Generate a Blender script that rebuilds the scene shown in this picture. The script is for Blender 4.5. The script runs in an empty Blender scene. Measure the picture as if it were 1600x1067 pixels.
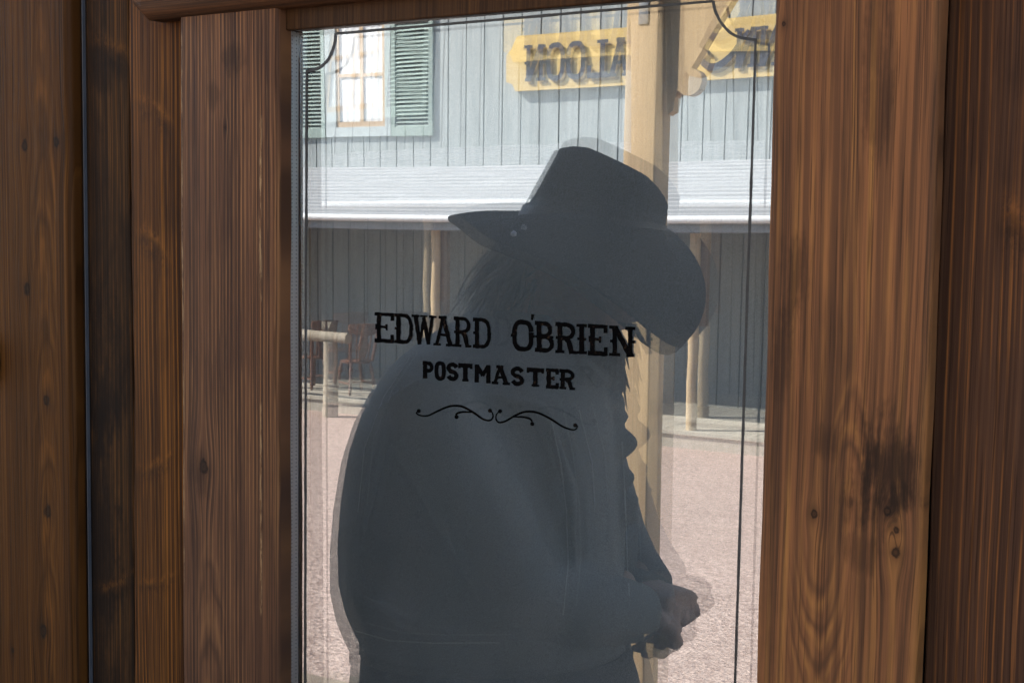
import bpy, bmesh, math, random
from mathutils import Vector, Matrix
random.seed(7)
R = math.radians
sc = bpy.context.scene

# ------------------------------------------------------------------ camera
CAM = Vector((0.0, -1.1, 1.6))
F = 2100.0                       # focal length in pixels of a 1600 wide picture
YAW, PITCH, ROLL = R(31.0), R(4.5), R(0.77)
fw = Vector((-math.sin(YAW)*math.cos(PITCH), math.cos(YAW)*math.cos(PITCH), -math.sin(PITCH)))
r0 = Vector((math.cos(YAW), math.sin(YAW), 0))
u0 = r0.cross(fw)
rt = r0*math.cos(ROLL) + u0*math.sin(ROLL)
up = rt.cross(fw)
cam = bpy.data.cameras.new('camera'); cam_o = bpy.data.objects.new('camera', cam)
sc.collection.objects.link(cam_o)
cam.sensor_width = 36; cam.lens = F/1600*36; cam.clip_end = 2000; cam.clip_start = 0.01
m = Matrix((rt, up, -fw)).transposed().to_4x4(); m.translation = CAM
cam_o.matrix_world = m
sc.camera = cam_o

# ------------------------------------------------------------------ sky, sun, exposure
SUN_EL = R(40); SUN_AZ = R(60)      # behind the post office, over to its left
sdir = Vector((-math.cos(SUN_EL)*math.sin(SUN_AZ), math.cos(SUN_EL)*math.cos(SUN_AZ), math.sin(SUN_EL)))
w = bpy.data.worlds.new('World'); sc.world = w; w.use_nodes = True
nt = w.node_tree; bg = nt.nodes['Background']
sky = nt.nodes.new('ShaderNodeTexSky'); sky.sky_type = 'NISHITA'; sky.sun_disc = False
sky.sun_elevation = SUN_EL; sky.sun_rotation = -SUN_AZ
nt.links.new(sky.outputs[0], bg.inputs[0]); bg.inputs[1].default_value = 0.11
sl = bpy.data.lights.new('sun', 'SUN'); sl.energy = 4.6; sl.angle = R(0.5); sl.color = (1, 0.94, 0.85)
so = bpy.data.objects.new('sun', sl); sc.collection.objects.link(so)
so.rotation_euler = (-sdir).to_track_quat('-Z', 'Y').to_euler()
sc.view_settings.view_transform = 'Standard'; sc.view_settings.look = 'None'
sc.view_settings.exposure = 2.45; sc.view_settings.gamma = 1
sc.cycles.max_bounces = 10; sc.cycles.diffuse_bounces = 4; sc.cycles.glossy_bounces = 5
sc.cycles.transparent_max_bounces = 16
sc.cycles.caustics_reflective = False; sc.cycles.caustics_refractive = False

# ------------------------------------------------------------------ points from the survey of the photograph
def ray(px, py):
    return (fw + rt*((px-800)/F) - up*((py-533.5)/F))
def front(px, py, y=0.0):
    """point seen directly, on the upright plane at depth y"""
    d = ray(px, py); t = (y - CAM.y)/d.y
    return CAM + d*t
XL, XR = front(450.5, 533).x, front(1196, 533).x      # clear opening of the glazed door
ZT, ZB = front(815, 17).z, 1.06
GXL, GXR = XL-.012, XR+.05
xc, zc_ = (GXL+GXR)/2, (ZT+ZB)/2; ha, hb = (GXR-GXL)/2, (ZT-ZB)/2+.02
W1, W2 = -.00035, .0011                                # the sealed unit breathes: panes bow a fraction of a millimetre
def bow(x, z, w0):
    if w0 > 0:
        a_ = max(0, 1-((x-xc-.05)/(ha+.05))**2); b_ = max(0, 1-((z-zc_)/hb)**4)
    else:
        a_ = max(0, 1-((x-xc)/ha)**2); b_ = max(0, 1-((z-zc_)/hb)**2)
    return w0*a_*b_
def bounce(px, py):
    """where a sight line meets the front pane and which way it leaves it"""
    p = front(px, py, 0.0045); e = 1e-4; d = ray(px, py).normalized()
    gx = (bow(p.x+e, p.z, W1)-bow(p.x-e, p.z, W1))/(2*e); gz = (bow(p.x, p.z+e, W1)-bow(p.x, p.z-e, W1))/(2*e)
    n = Vector((-gx, 1, -gz)).normalized()
    return p, d - n*(2*d.dot(n))
def street(px, py, d):
    """point seen in the glass, standing d metres out in front of it"""
    p, r_ = bounce(px, py); return p + r_*((-d-p.y)/r_.y)
def fx(px, py=533, y=0.0): return front(px, py, y).x
def sx(px, py, d): return street(px, py, d).x

# ------------------------------------------------------------------ mesh helpers
class MB:
    def __init__(s): s.v = []; s.f = []
    def add(s, vs, fs):
        o = len(s.v); s.v += [Vector(v) for v in vs]; s.f += [tuple(i+o for i in f) for f in fs]; return s
    def box(s, x0, x1, y0, y1, z0, z1):
        return s.add([(x0,y0,z0),(x1,y0,z0),(x1,y1,z0),(x0,y1,z0),(x0,y0,z1),(x1,y0,z1),(x1,y1,z1),(x0,y1,z1)],
                     [(0,3,2,1),(4,5,6,7),(0,1,5,4),(1,2,6,5),(2,3,7,6),(3,0,4,7)])
    def loft(s, rings, cap=True, closed=True):
        n = len(rings[0]); vs = [p for r_ in rings for p in r_]; fs = []
        for k in range(len(rings)-1):
            for i in range(n if closed else n-1):
                j = (i+1) % n
                fs.append((k*n+i, k*n+j, (k+1)*n+j, (k+1)*n+i))
        if cap:
            fs.append(tuple(range(n))[::-1]); fs.append(tuple((len(rings)-1)*n+i for i in range(n)))
        return s.add(vs, fs)
    def tube(s, pts, rad, n=10, cap=True):
        pts = [Vector(p) for p in pts]
        if not hasattr(rad, '__len__'): rad = [rad]*len(pts)
        rings = []; ref = None
        for i, p in enumerate(pts):
            t = (pts[min(i+1, len(pts)-1)] - pts[max(i-1, 0)]).normalized()
            if ref is None: ref = Vector((0,0,1)) if abs(t.z) < .9 else Vector((1,0,0))
            a = (ref - t*ref.dot(t)).normalized(); ref = a; b = t.cross(a)
            rings.append([p + (a*math.cos(2*math.pi*k/n) + b*math.sin(2*math.pi*k/n))*rad[i] for k in range(n)])
        return s.loft(rings, cap)
    def prism(s, poly, ext):
        ext = Vector(ext); n = len(poly); p = [Vector(q) for q in poly]
        return s.add(p + [q+ext for q in p],
                     [tuple(range(n)), tuple(range(2*n-1, n-1, -1))] + [(i, n+i, n+(i+1) % n, (i+1) % n) for i in range(n)])
    def lathe(s, c, prof, n=14):
        c = Vector(c)
        rings = [[c + Vector((r_*math.cos(2*math.pi*k/n), r_*math.sin(2*math.pi*k/n), z)) for k in range(n)] for r_, z in prof]
        return s.loft(rings)
    def build(s, name, mat, parent=None, smooth=False, bevel=0, seg=3, auto=None):
        me = bpy.data.meshes.new(name)
        off = parent_base(parent)
        me.from_pydata([v-off for v in s.v], [], s.f); me.update()
        bm = bmesh.new(); bm.from_mesh(me)
        bmesh.ops.recalc_face_normals(bm, faces=bm.faces)
        if bevel:
            bmesh.ops.bevel(bm, geom=[e for e in bm.edges if e.calc_face_angle(0) > .6], offset=bevel, segments=seg, affect='EDGES', profile=.5)
        bm.to_mesh(me); bm.free()
        if mat: me.materials.append(mat)
        o = bpy.data.objects.new(name, me); sc.collection.objects.link(o)
        if parent: o.parent = parent
        if smooth or bevel:
            for p in me.polygons: p.use_smooth = True
            try: me.set_sharp_from_angle(angle=R(auto or 40))
            except Exception: pass
        return o
BASE = {}
def parent_base(p):
    while p is not None:
        if p.name in BASE: return BASE[p.name]
        p = p.parent
    return Vector((0,0,0))
def thing(name, label, cat, loc, group=None):
    o = bpy.data.objects.new(name, None); sc.collection.objects.link(o); o.location = loc
    o.empty_display_size = .1
    BASE[o.name] = Vector(loc); o['label'] = label; o['category'] = cat
    if group: o['group'] = group
    return o
def struct(o, kind='structure'): o['kind'] = kind; return o

# ------------------------------------------------------------------ node helpers
class S:
    """a node socket one can do arithmetic with"""
    def __init__(s, t, k): s.t = t; s.k = k
    def op(s, o, *a, clamp=False):
        n = s.t.nodes.new('ShaderNodeMath'); n.operation = o; n.use_clamp = clamp
        for i, q in enumerate((s,)+a):
            if isinstance(q, S): s.t.links.new(q.k, n.inputs[i])
            else: n.inputs[i].default_value = q
        return S(s.t, n.outputs[0])
    def __add__(s, o): return s.op('ADD', o)
    __radd__ = __add__
    def __sub__(s, o): return s.op('SUBTRACT', o)
    def __rsub__(s, o): return (s*-1)+o
    def __mul__(s, o): return s.op('MULTIPLY', o)
    __rmul__ = __mul__
    def __truediv__(s, o): return s.op('DIVIDE', o)
    def pw(s, e): return s.op('POWER', e)
    def sin(s): return s.op('SINE')
    def exp(s): return s.op('EXPONENT')
    def cl(s): return s.op('ADD', 0.0, clamp=True)
    def ramp(s, a, b):
        n = s.t.nodes.new('ShaderNodeMapRange'); n.interpolation_type = 'SMOOTHSTEP'
        s.t.links.new(s.k, n.inputs[0]); n.inputs[1].default_value = a; n.inputs[2].default_value = b
        return S(s.t, n.outputs[0])
def newmat(name, rough=.5, spec=.5, color=None, metal=0):
    mt = bpy.data.materials.new(name); mt.use_nodes = True
    b = mt.node_tree.nodes['Principled BSDF']
    b.inputs['Roughness'].default_value = rough; b.inputs['Specular IOR Level'].default_value = spec
    b.inputs['Metallic'].default_value = metal
    if color: b.inputs['Base Color'].default_value = (*color, 1)
    return mt, mt.node_tree, b
def pos(t):
    g = t.nodes.new('ShaderNodeNewGeometry'); sp = t.nodes.new('ShaderNodeSeparateXYZ')
    t.links.new(g.outputs['Position'], sp.inputs[0])
    return [S(t, sp.outputs[i]) for i in range(3)]
def objpos(t):
    g = t.nodes.new('ShaderNodeTexCoord'); sp = t.nodes.new('ShaderNodeSeparateXYZ')
    t.links.new(g.outputs['Object'], sp.inputs[0])
    return [S(t, sp.outputs[i]) for i in range(3)]
def vec(t, a, b, c):
    n = t.nodes.new('ShaderNodeCombineXYZ')
    for i, q in enumerate((a, b, c)):
        if isinstance(q, S): t.links.new(q.k, n.inputs[i])
        else: n.inputs[i].default_value = q
    return n.outputs[0]
def noise(t, v, scale=1, detail=2, rough=.5, dist=0):
    n = t.nodes.new('ShaderNodeTexNoise'); t.links.new(v, n.inputs['Vector'])
    n.inputs['Scale'].default_value = scale; n.inputs['Detail'].default_value = detail
    n.inputs['Roughness'].default_value = rough; n.inputs['Distortion'].default_value = dist
    return S(t, n.outputs[0])
def mix(t, f, a, b):
    n = t.nodes.new('ShaderNodeMix'); n.data_type = 'RGBA'
    if isinstance(f, S): t.links.new(f.k, n.inputs[0])
    else: n.inputs[0].default_value = f
    for i, q in ((6, a), (7, b)):
        if isinstance(q, tuple): n.inputs[i].default_value = (*q, 1)
        else: t.links.new(q, n.inputs[i])
    return n.outputs[2]
def bump(t, b, h, strength, dist=.001):
    n = t.nodes.new('ShaderNodeBump'); n.inputs['Strength'].default_value = strength
    n.inputs['Distance'].default_value = dist
    t.links.new(h.k, n.inputs['Height']); t.links.new(n.outputs[0], b.inputs['Normal'])

def wood(name, dark, mid, light, seed=0., fine=300., pin=0., pinf=120., pinw=5, knots=(), stains=(), flames=(), wear=(), blotch=.5,
         rough=.5, spec=.05, flip=False, warp=.006, bump_s=.35, blotch_col=(.010,.0075,.006), blo=(.52,.72), cross=(), hla=.6, sheen=0):
    mt, t, b = newmat(name, rough, spec)
    x, y, z = pos(t)
    if flip: x, z = z, x
    u = x + (noise(t, vec(t, x*6, seed, z*1.6), 1, 2) - .5)*warp*2 + (noise(t, vec(t, x*30, seed+3, z*5), 1, 1) - .5)*warp*.35
    kd = None; kr_ = None
    for (kx, kz, kr) in knots:
        dx = x - kx; dz = (z - kz)*.36
        q = (dx*dx + dz*dz)/(kr*kr)
        u = u - dx*(q*-1).exp()*.8
        wob = (noise(t, vec(t, x*75, seed, z*55), 1, 4, .7)-.5)*1.9
        rr = ((dx*dx + (z-kz)*(z-kz)*.6)/(kr*kr*.16)).op('SQRT') + wob*.9
        c = 1 - rr.ramp(.55, 1.25)                         # the knot itself
        halo = ((rr*rr*-.22).exp()*.55)*(noise(t, vec(t, x*160, seed+2, z*22), 1, 3).ramp(.3, .6))
        ring = ((rr*7).sin()*.5+.5)*c
        kk = (c*.8 + halo).cl()
        kd = kk if kd is None else kd.op('MAXIMUM', kk)
        kr_ = ring if kr_ is None else kr_.op('MAXIMUM', ring)
    fl = noise(t, vec(t, u*fine, seed, z*2.0), 1, 3, .65)
    wide = noise(t, vec(t, u*fine*.2, seed+9, z*.9), 1, 3, .6)
    fib = noise(t, vec(t, u*1100, seed+2, z*22), 1, 3, .7)
    pore = noise(t, vec(t, u*620, seed+15, z*7), 1, 2, .6).ramp(.55, .66)
    blo_n = noise(t, vec(t, x*9, seed+4, z*3.2), 1, 5, .65, .4)
    v = (fl.ramp(.40, .61)*.62 + wide.ramp(.36, .64)*.38)
    col = mix(t, v, dark, mid)
    hl = noise(t, vec(t, u*fine*.8+40, seed+1, z*1.0), 1, 2, .6).ramp(.55, .68)*noise(t, vec(t, u*14, seed+6, z*4), 1, 2).ramp(.35, .65)
    col = mix(t, hl*hla, col, light)
    if pin:
        ph = u*pinf + noise(t, vec(t, u*22, seed+7, z*.35), 1, 2)*2.6
        ps = ((ph*6.2832).sin()*.5+.5).pw(pinw)*noise(t, vec(t, u*90, seed+8, z*5), 1, 4, .7).ramp(.30, .58)
        ps = ps*noise(t, vec(t, x*16, seed+18, z*6), 1, 3).ramp(.30, .58)
        col = mix(t, ps*pin, col, light)
    for (x0, z0, sx_, sz_, A, B) in flames:       # flat sawn cathedral arches
        dx = x - x0; dz = z - z0
        ph = dx*dx*A + dz*B + noise(t, vec(t, x*24, seed, z*9), 1, 3)*2.2
        q = (dx*dx)/(sx_*sx_) + (dz*dz)/(sz_*sz_)
        msk = (q*q*-1).exp()
        ps = ((ph*6.2832).sin()*.5+.5).pw(4)*noise(t, vec(t, x*200, seed+21, z*18), 1, 3).ramp(.25, .6)
        col = mix(t, msk*.35, col, mid)
        col = mix(t, msk*ps*.40, col, light)
        col = mix(t, msk*((ph*6.2832+2.4).sin()*.5+.5).pw(5)*.55, col, dark)
    bl = blo_n.ramp(*blo)*blotch
    col = mix(t, bl*(.55+fl*.7), col, blotch_col)
    for (x0, z0, rx, rz, amt) in stains:
        dx = (x-x0)/rx; dz = (z-z0)/rz
        e = noise(t, vec(t, u*130, seed+11, z*13), 1, 5, .75); e2 = noise(t, vec(t, x*24, seed+12, z*14), 1, 4, .7)
        msk = (1.0 - (dx*dx+dz*dz)*.8 + (e-.5)*2.2 + (e2-.5)*2.4).ramp(.15, 1.0)
        col = mix(t, msk*amt*(.6+fib*.6), col, blotch_col)
    for (x0, z0, ln, th, amt) in cross:        # tan cross-grain curls round buried branches
        dx = (x-x0)/ln
        dz = (z - z0) + dx*dx*.006*amt + dx*.013*amt + (noise(t, vec(t, x*50, seed+13, z*16), 1, 3)-.5)*.022
        edge = noise(t, vec(t, x*110, seed+14, z*60), 1, 4, .75).ramp(.38, .62)
        fall = ((dx*dx*dx*dx)*-1).exp()*edge
        base = ((dz*dz)/(th*th)*-1).exp()*fall
        dk = (dz*-1).ramp(-.002, .004)*(((dz*dz)/(th*th*12))*-1).exp()*fall
        col = mix(t, dk*.8, col, blotch_col)
        col = mix(t, base*.45, col, light)
    if kd is not None:
        col = mix(t, kd*.92, col, blotch_col)
        col = mix(t, kr_*.13, col, mid)
    for (x0, z0, z1, wdt) in wear:            # bare scratches along an arris
        dx = (x-x0 + (noise(t, vec(t, z*9, seed, 3.), 1, 2)-.5)*wdt*2)/wdt
        a = ((dx*dx)*-1).exp()*z.ramp(z0-.01, z0)*(1-z.ramp(z1, z1+.01))
        a = a*noise(t, vec(t, x*300, seed+5, z*34), 1, 4, .8).ramp(.44, .60)
        col = mix(t, a*.85, col, (.36, .22, .10))
    col = mix(t, pore*.6, col, tuple(c*.55 for c in dark))
    col = mix(t, (fib-.35).cl()*.6, col, dark)
    t.links.new(col, b.inputs['Base Color'])
    bump(t, b, fl*.6+fib*.5+wide*.3-pore*.4, bump_s, .0012)
    rr = (fib*.25 + (rough-.1)); t.links.new(rr.k, b.inputs['Roughness'])
    return mt

def simple(name, col, rough=.6, spec=.4, var=.12, vs=20., metal=0, bs=0., col2=None, detail=3):
    mt, t, b = newmat(name, rough, spec, None, metal)
    p = pos(t); n = noise(t, vec(t, *p), vs, detail, .6)
    c2 = col2 or tuple(c*(1-var*2) for c in col)
    t.links.new(mix(t, n.ramp(.3, .7), c2, col), b.inputs['Base Color'])
    if bs: bump(t, b, n, bs, .004)
    return mt

# ------------------------------------------------------------------ the ground
DECK = 0.0
def gravel_mat():
    mt, t, b = newmat('gravel', .95, .2)
    p = pos(t); v = vec(t, *p)
    n1 = noise(t, v, 1.1, 4, .6); n2 = noise(t, v, 30, 4, .75)
    vo = t.nodes.new('ShaderNodeTexVoronoi'); t.links.new(v, vo.inputs['Vector']); vo.inputs['Scale'].default_value = 42
    sp = t.nodes.new('ShaderNodeSeparateXYZ'); t.links.new(vo.outputs['Color'], sp.inputs[0])
    st = S(t, sp.outputs[0])
    c = mix(t, st, (.20,.135,.115), (.50,.385,.33))
    n0 = noise(t, vec(t, p[0]*.35, p[1]*1.1, 0.), 1, 4, .6); c = mix(t, n0.ramp(.45,.7)*.35, c, (.25,.18,.15)); c = mix(t, n1.ramp(.3,.7)*.25, c, (.46,.34,.29))
    c = mix(t, n2.ramp(.52,.72)*.7, c, (.16,.115,.10))
    t.links.new(c, b.inputs['Base Color'])
    bump(t, b, S(t, vo.outputs['Distance'])*1 + n2*.5, .6, .012)
    return mt
g = MB()
ys = [60, 0.3, -2.5, -3.2, -11, -13.2, -60, -300]; zs = [-.6, -.6, -.6, -.4, -.78, -.8, -.8, -.8]
xs = [-300, -40, -20, -10, 0, 10, 40, 300]
vs = [(x_, y_, z_) for y_, z_ in zip(ys, zs) for x_ in xs]
nx = len(xs)
g.add(vs, [(r_*nx+i, r_*nx+i+1, (r_+1)*nx+i+1, (r_+1)*nx+i) for r_ in range(len(ys)-1) for i in range(nx-1)])
struct(g.build('ground', gravel_mat()))
deckwood = wood('boardwalk_wood', (.17,.13,.10), (.30,.24,.18), (.36,.29,.2), seed=3, fine=60, blotch=.25, flip=True, rough=.7, spec=.3)
bw = MB()
for k in range(17):
    y1 = -.03 - k*.1525; bw.box(-7, 4, y1-.1445, y1, -.04, DECK)
bw.box(-7, 4, -2.61, -2.57, -.6, -.045)
struct(bw.build('boardwalk', deckwood))

# ------------------------------------------------------------------ woods of the door wall
GX = lambda px, py, y=0.: front(px, py, y)
def kz(px, py, y, r): p = GX(px, py, y); return (p.x, p.z, r)
def stn(px, py, y, rx, rz, a): p = GX(px, py, y); return (p.x, p.z, rx, rz, a)
YT, YH, YPL, YPR, YLL = -.018, -.030, .006, .030, -.012     # trim, header, planks left, board right, left leaf
W_left_leaf = wood('stained_board_olive', (0.0269, 0.0105, 0.0029), (0.078, 0.0305, 0.0071), (0.1611, 0.0603, 0.0121), seed=1.3, fine=330, warp=.004, blotch=.25,
    knots=[kz(38,228,YLL,.017), kz(88,222,YLL,.015), kz(42,452,YLL,.015), kz(72,625,YLL,.014), kz(75,800,YLL,.017), kz(68,985,YLL,.016), kz(20,1015,YLL,.008)],
    flames=[(GX(68,300,YLL).x, GX(68,300,YLL).z, .022, .9, 2600, 7)], rough=.42)
W_plank_a = wood('stained_plank_dark', (0.0142, 0.0082, 0.0046), (0.0493, 0.0239, 0.009), (0.1512, 0.0581, 0.0116), seed=5.1, fine=360, pin=.4, pinf=150, blotch=.75,
    blo=(.42,.66), cross=[(GX(175,70,YPL).x, GX(175,70,YPL).z, .03, .008, 1), (GX(180,915,YPL).x, GX(180,912,YPL).z, .03, .006, -1)],
    stains=[stn(160,560,YPL,.05,.13,.75), stn(150,860,YPL,.05,.28,.85), stn(160,110,YPL,.05,.03,.6)], blotch_col=(.006,.0048,.0042))
W_plank_b = wood('stained_plank_orange', (0.0222, 0.0091, 0.0037), (0.0914, 0.0356, 0.0098), (0.2383, 0.0895, 0.0149), seed=8.7, fine=330, pin=.7, pinf=170, blotch=.45,
    cross=[(GX(240,160,YPL).x, GX(240,160,YPL).z, .028, .006, 1), (GX(240,370,YPL).x, GX(240,368,YPL).z, .026, .008, 1.4),
           (GX(245,725,YPL).x, GX(245,722,YPL).z, .03, .005, -1), (GX(245,910,YPL).x, GX(245,905,YPL).z, .03, .004, -.6)])
W_trim_l = wood('stained_trim_fine', (0.0336, 0.0183, 0.0124), (0.1167, 0.0534, 0.0259), (0.2607, 0.1214, 0.0448), seed=11.2, fine=380, pin=.75, pinf=190, pinw=4, blotch=.3,
    knots=[kz(318,728,YT,.017), kz(352,200,YT,.004)], stains=[stn(365,92,YT,.018,.02,.55), stn(312,745,YT,.02,.03,.4), stn(335,150,YT,.012,.02,.4)], rough=.5,
    wear=[(GX(407,180,YT).x, GX(407,460,YT).z, GX(407,190,YT).z, .0016), (GX(407,180,YT).x, GX(407,950,YT).z, GX(407,640,YT).z, .0013),
          (GX(283,120,YT).x, GX(283,900,YT).z, GX(283,60,YT).z, .0012)], flames=[(GX(330,980,YT).x, GX(330,980,YT).z, .02, .10, 2500, 12)], warp=.004)
W_trim_r = wood('stained_trim_broad', (0.0546, 0.0275, 0.0149), (0.2006, 0.082, 0.031), (0.3618, 0.162, 0.0427), seed=21.4, fine=210, pin=.35, pinf=75, pinw=3, blotch=.28, rough=.5, warp=.010,
    knots=[kz(1386,798,YT,.008), kz(1400,828,YT,.007), kz(1399,862,YT,.010), kz(1272,803,YT,.007), kz(1225,38,YT,.005)],
    stains=[stn(1375,738,YT,.036,.058,.9), stn(1395,780,YT,.024,.016,.8), stn(1352,690,YT,.014,.045,.7), stn(1300,690,YT,.02,.02,.5), stn(1240,440,YT,.016,.05,.6), stn(1225,560,YT,.012,.06,.45), stn(1372,100,YT,.016,.09,.5), stn(1350,860,YT,.018,.022,.45)],
    flames=[(GX(1278,1000,YT).x, GX(1278,1000,YT).z, .028, .085, 3200, -22), (GX(1330,690,YT).x, GX(1330,690,YT).z, .015, .05, 4500, 26)])
W_board_r = wood('stained_board_pinstripe', (0.0344, 0.0174, 0.0106), (0.0756, 0.0364, 0.019), (0.2376, 0.0902, 0.0235), seed=31.9, fine=260, pin=.75, pinf=118, pinw=14, blotch=.35, warp=.005,
    cross=[(GX(1600,350,YPR).x, GX(1600,345,YPR).z, .02, .010, 1.5)])
W_header = wood('stained_header', (0.0307, 0.0163, 0.01), (0.1008, 0.0459, 0.021), (0.198, 0.0874, 0.03), seed=41, fine=330, blotch=.4, flip=True, warp=.004)
W_jamb = wood('stained_jamb', (0.0264, 0.0137, 0.0072), (0.0605, 0.0294, 0.0126), (0.121, 0.0546, 0.0162), seed=51, fine=300, blotch=.3)
W_wall = wood('stained_siding', (0.022,0.012,0.007), (0.05,0.026,0.012), (0.11,0.05,0.016), seed=61, fine=220, blotch=.4)
M_gap = simple('rebate_shadow_paint', (.012,.010,.009), .8, .1)
M_alu = None
# aluminium spacer with punched dots
def alu_mat():
    mt, t, b = newmat('punched_aluminium', .38, .5, None, .85)
    x, y, z = pos(t)
    cz = (z*240).op('FRACT') - .5
    r_ = None
    for yc in (.0085, .0155):
        dy = (y-yc)*240
        q = (dy*dy + cz*cz).op('SQRT')
        mk = 1 - q.ramp(.16, .26)
        r_ = mk if r_ is None else r_ + mk
    n = noise(t, vec(t, x*40, y*200, z*8), 1, 3)
    c = mix(t, n, (.40,.42,.45), (.58,.60,.64))
    c = mix(t, r_.cl()*.8, c, (.10,.10,.12))
    t.links.new(c, b.inputs['Base Color']); return mt
M_alu = alu_mat()
M_iron = simple('black_iron', (.003,.003,.0035), .6, .1)
M_steel = simple('galvanised_steel', (.5,.52,.55), .4, .5, .15, 40, metal=.6)
M_seal = simple('rubber_seal', (.05,.056,.065), .4, .4)

# ------------------------------------------------------------------ glazing materials
def glass_mat(name, boost, tint, dust=0.):
    mt = bpy.data.materials.new(name); mt.use_nodes = True; t = mt.node_tree
    t.nodes.remove(t.nodes['Principled BSDF']); out = t.nodes['Material Output']
    ge = t.nodes.new('ShaderNodeNewGeometry'); dp = t.nodes.new('ShaderNodeVectorMath'); dp.operation = 'DOT_PRODUCT'
    t.links.new(ge.outputs['Incoming'], dp.inputs[0]); t.links.new(ge.outputs['Normal'], dp.inputs[1])
    fr5 = (1 - S(t, dp.outputs['Value']).op('ABSOLUTE')).cl().pw(5)*.96 + .043      # same from either side of the pane
    tr = t.nodes.new('ShaderNodeBsdfTransparent'); tr.inputs[0].default_value = (*tint, 1)
    gl = t.nodes.new('ShaderNodeBsdfGlossy'); gl.inputs['Roughness'].default_value = 0; gl.inputs[0].default_value = (.97, 1, 1, 1)
    mx = t.nodes.new('ShaderNodeMixShader')
    f = (fr5*boost).cl()
    t.links.new(f.k, mx.inputs[0]); t.links.new(tr.outputs[0], mx.inputs[1]); t.links.new(gl.outputs[0], mx.inputs[2])
    if dust:                                               # a thin film of dust, wiped in arcs
        p = pos(t); d1 = noise(t, vec(t, *p), 5, 4, .6, .8); d2 = noise(t, vec(t, p[0]*14, p[1], p[2]*3), 1, 4, .7); sp_k = noise(t, vec(t, *p), 260, 2, .5).ramp(.70, .78)
        df = t.nodes.new('ShaderNodeBsdfDiffuse'); df.inputs[0].default_value = (.62,.60,.56,1)
        m2 = t.nodes.new('ShaderNodeMixShader'); fd = (d1.ramp(.3,.75)*d2.ramp(.3,.7)*dust + dust*.5 + sp_k*.10).cl()
        t.links.new(fd.k, m2.inputs[0]); t.links.new(mx.outputs[0], m2.inputs[1]); t.links.new(df.outputs[0], m2.inputs[2]); mx = m2
    t.links.new(mx.outputs[0], out.inputs[0]); return mt
M_glass1 = glass_mat('front_glass', 4.9, (.93,.95,.95), .022)
M_glass2 = glass_mat('rear_glass', 4.2, (.93,.95,.95))

# ------------------------------------------------------------------ the glazed door
door = thing('glazed_door', 'dark stained plank door with framed glass lettered for the postmaster, reflecting the street', 'door', ((XL+XR)/2, 0, 0))
TOPZ, LOWZ = 2.12, .02
# planks
pxl0 = fx(121, 533, YPL); pxs = fx(206, 533, YPL); pxl1 = fx(300, 533, YPL)
def rough_board(x0, x1, y0, y1, z0, z1, n=60, amp=.0012, seed=0, left=True, right=True):
    """a board with a slightly wandering, eased edge"""
    rnd = random.Random(seed); mb = MB(); rings = []
    ph = [rnd.random()*6.28 for _ in range(6)]
    e = .0022
    for i in range(n+1):
        z = z0+(z1-z0)*i/n
        wl = amp*(math.sin(z*9+ph[0])+.5*math.sin(z*23+ph[1])+.3*math.sin(z*61+ph[2]))*left
        wr = amp*(math.sin(z*8+ph[3])+.5*math.sin(z*27+ph[4])+.3*math.sin(z*55+ph[5]))*right
        a, b = x0+wl, x1+wr
        rings.append([(a, y1, z), (a, y0+e, z), (a+e*.4, y0+e*.35, z), (a+e*1.3, y0, z), (b-e*1.3, y0, z), (b-e*.4, y0+e*.35, z), (b, y0+e, z), (b, y1, z)])
    mb.loft(rings); return mb
rough_board(pxl0, pxs-.0014, YPL, .045, LOWZ, TOPZ, seed=3).build('plank', W_plank_a, door, smooth=True)
rough_board(pxs+.0012, pxl1, YPL-.001, .045, LOWZ, TOPZ, seed=4).build('plank', W_plank_b, door, smooth=True)
MB().box(pxl0+.004, pxl1-.004, .012, .040, LOWZ+.004, TOPZ-.004).build('backing_board', M_gap, door)
# trims round the glass
lx0, lx1 = fx(281, 533, YT), XL+.0002
rx0, rx1 = fx(1194, 533, YT), fx(1452, 533, YT)
def trim(name, x0, x1, z0, z1, mat, y0, y1, rad=.007, seed=0):
    mb = MB(); rnd = random.Random(seed); n = 50; rings = []
    ph = [rnd.random()*6.28 for _ in range(4)]
    for i in range(n+1):
        z = z0+(z1-z0)*i/n
        wl = .0005*(math.sin(z*14+ph[0])+.6*math.sin(z*43+ph[1])); wr = .0005*(math.sin(z*13+ph[2])+.6*math.sin(z*39+ph[3]))
        a, b = x0+wl, x1+wr; ring = [(a, y1, z)]
        for k in range(5):
            t = k/4*math.pi/2; ring.append((a+rad*(1-math.sin(t)), y0+rad*(1-math.cos(t))*0+rad*(1-math.sin(math.pi/2-0)*math.sin(t))*0 + rad*(math.cos(t)) if False else y0+rad*(1-math.sin(t)), z) if False else (a+rad*(1-math.cos(t)), y0+rad*(1-math.sin(t)), z))
        for k in range(5):
            t = math.pi/2*(1-k/4); ring.append((b-rad*(1-math.cos(t)), y0+rad*(1-math.sin(t)), z))
        ring.append((b, y1, z)); rings.append(ring)
    return mb.loft(rings).build(name, mat, door, smooth=True, auto=60)
zh0 = front(350, 27, YT).z
trim('trim_board', lx0, lx1, LOWZ, zh0+.004, W_trim_l, YT, .004, .0065, 1)
trim('trim_board', rx0, rx1, LOWZ, zh0+.004, W_trim_r, YT, .004, .008, 2)
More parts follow.
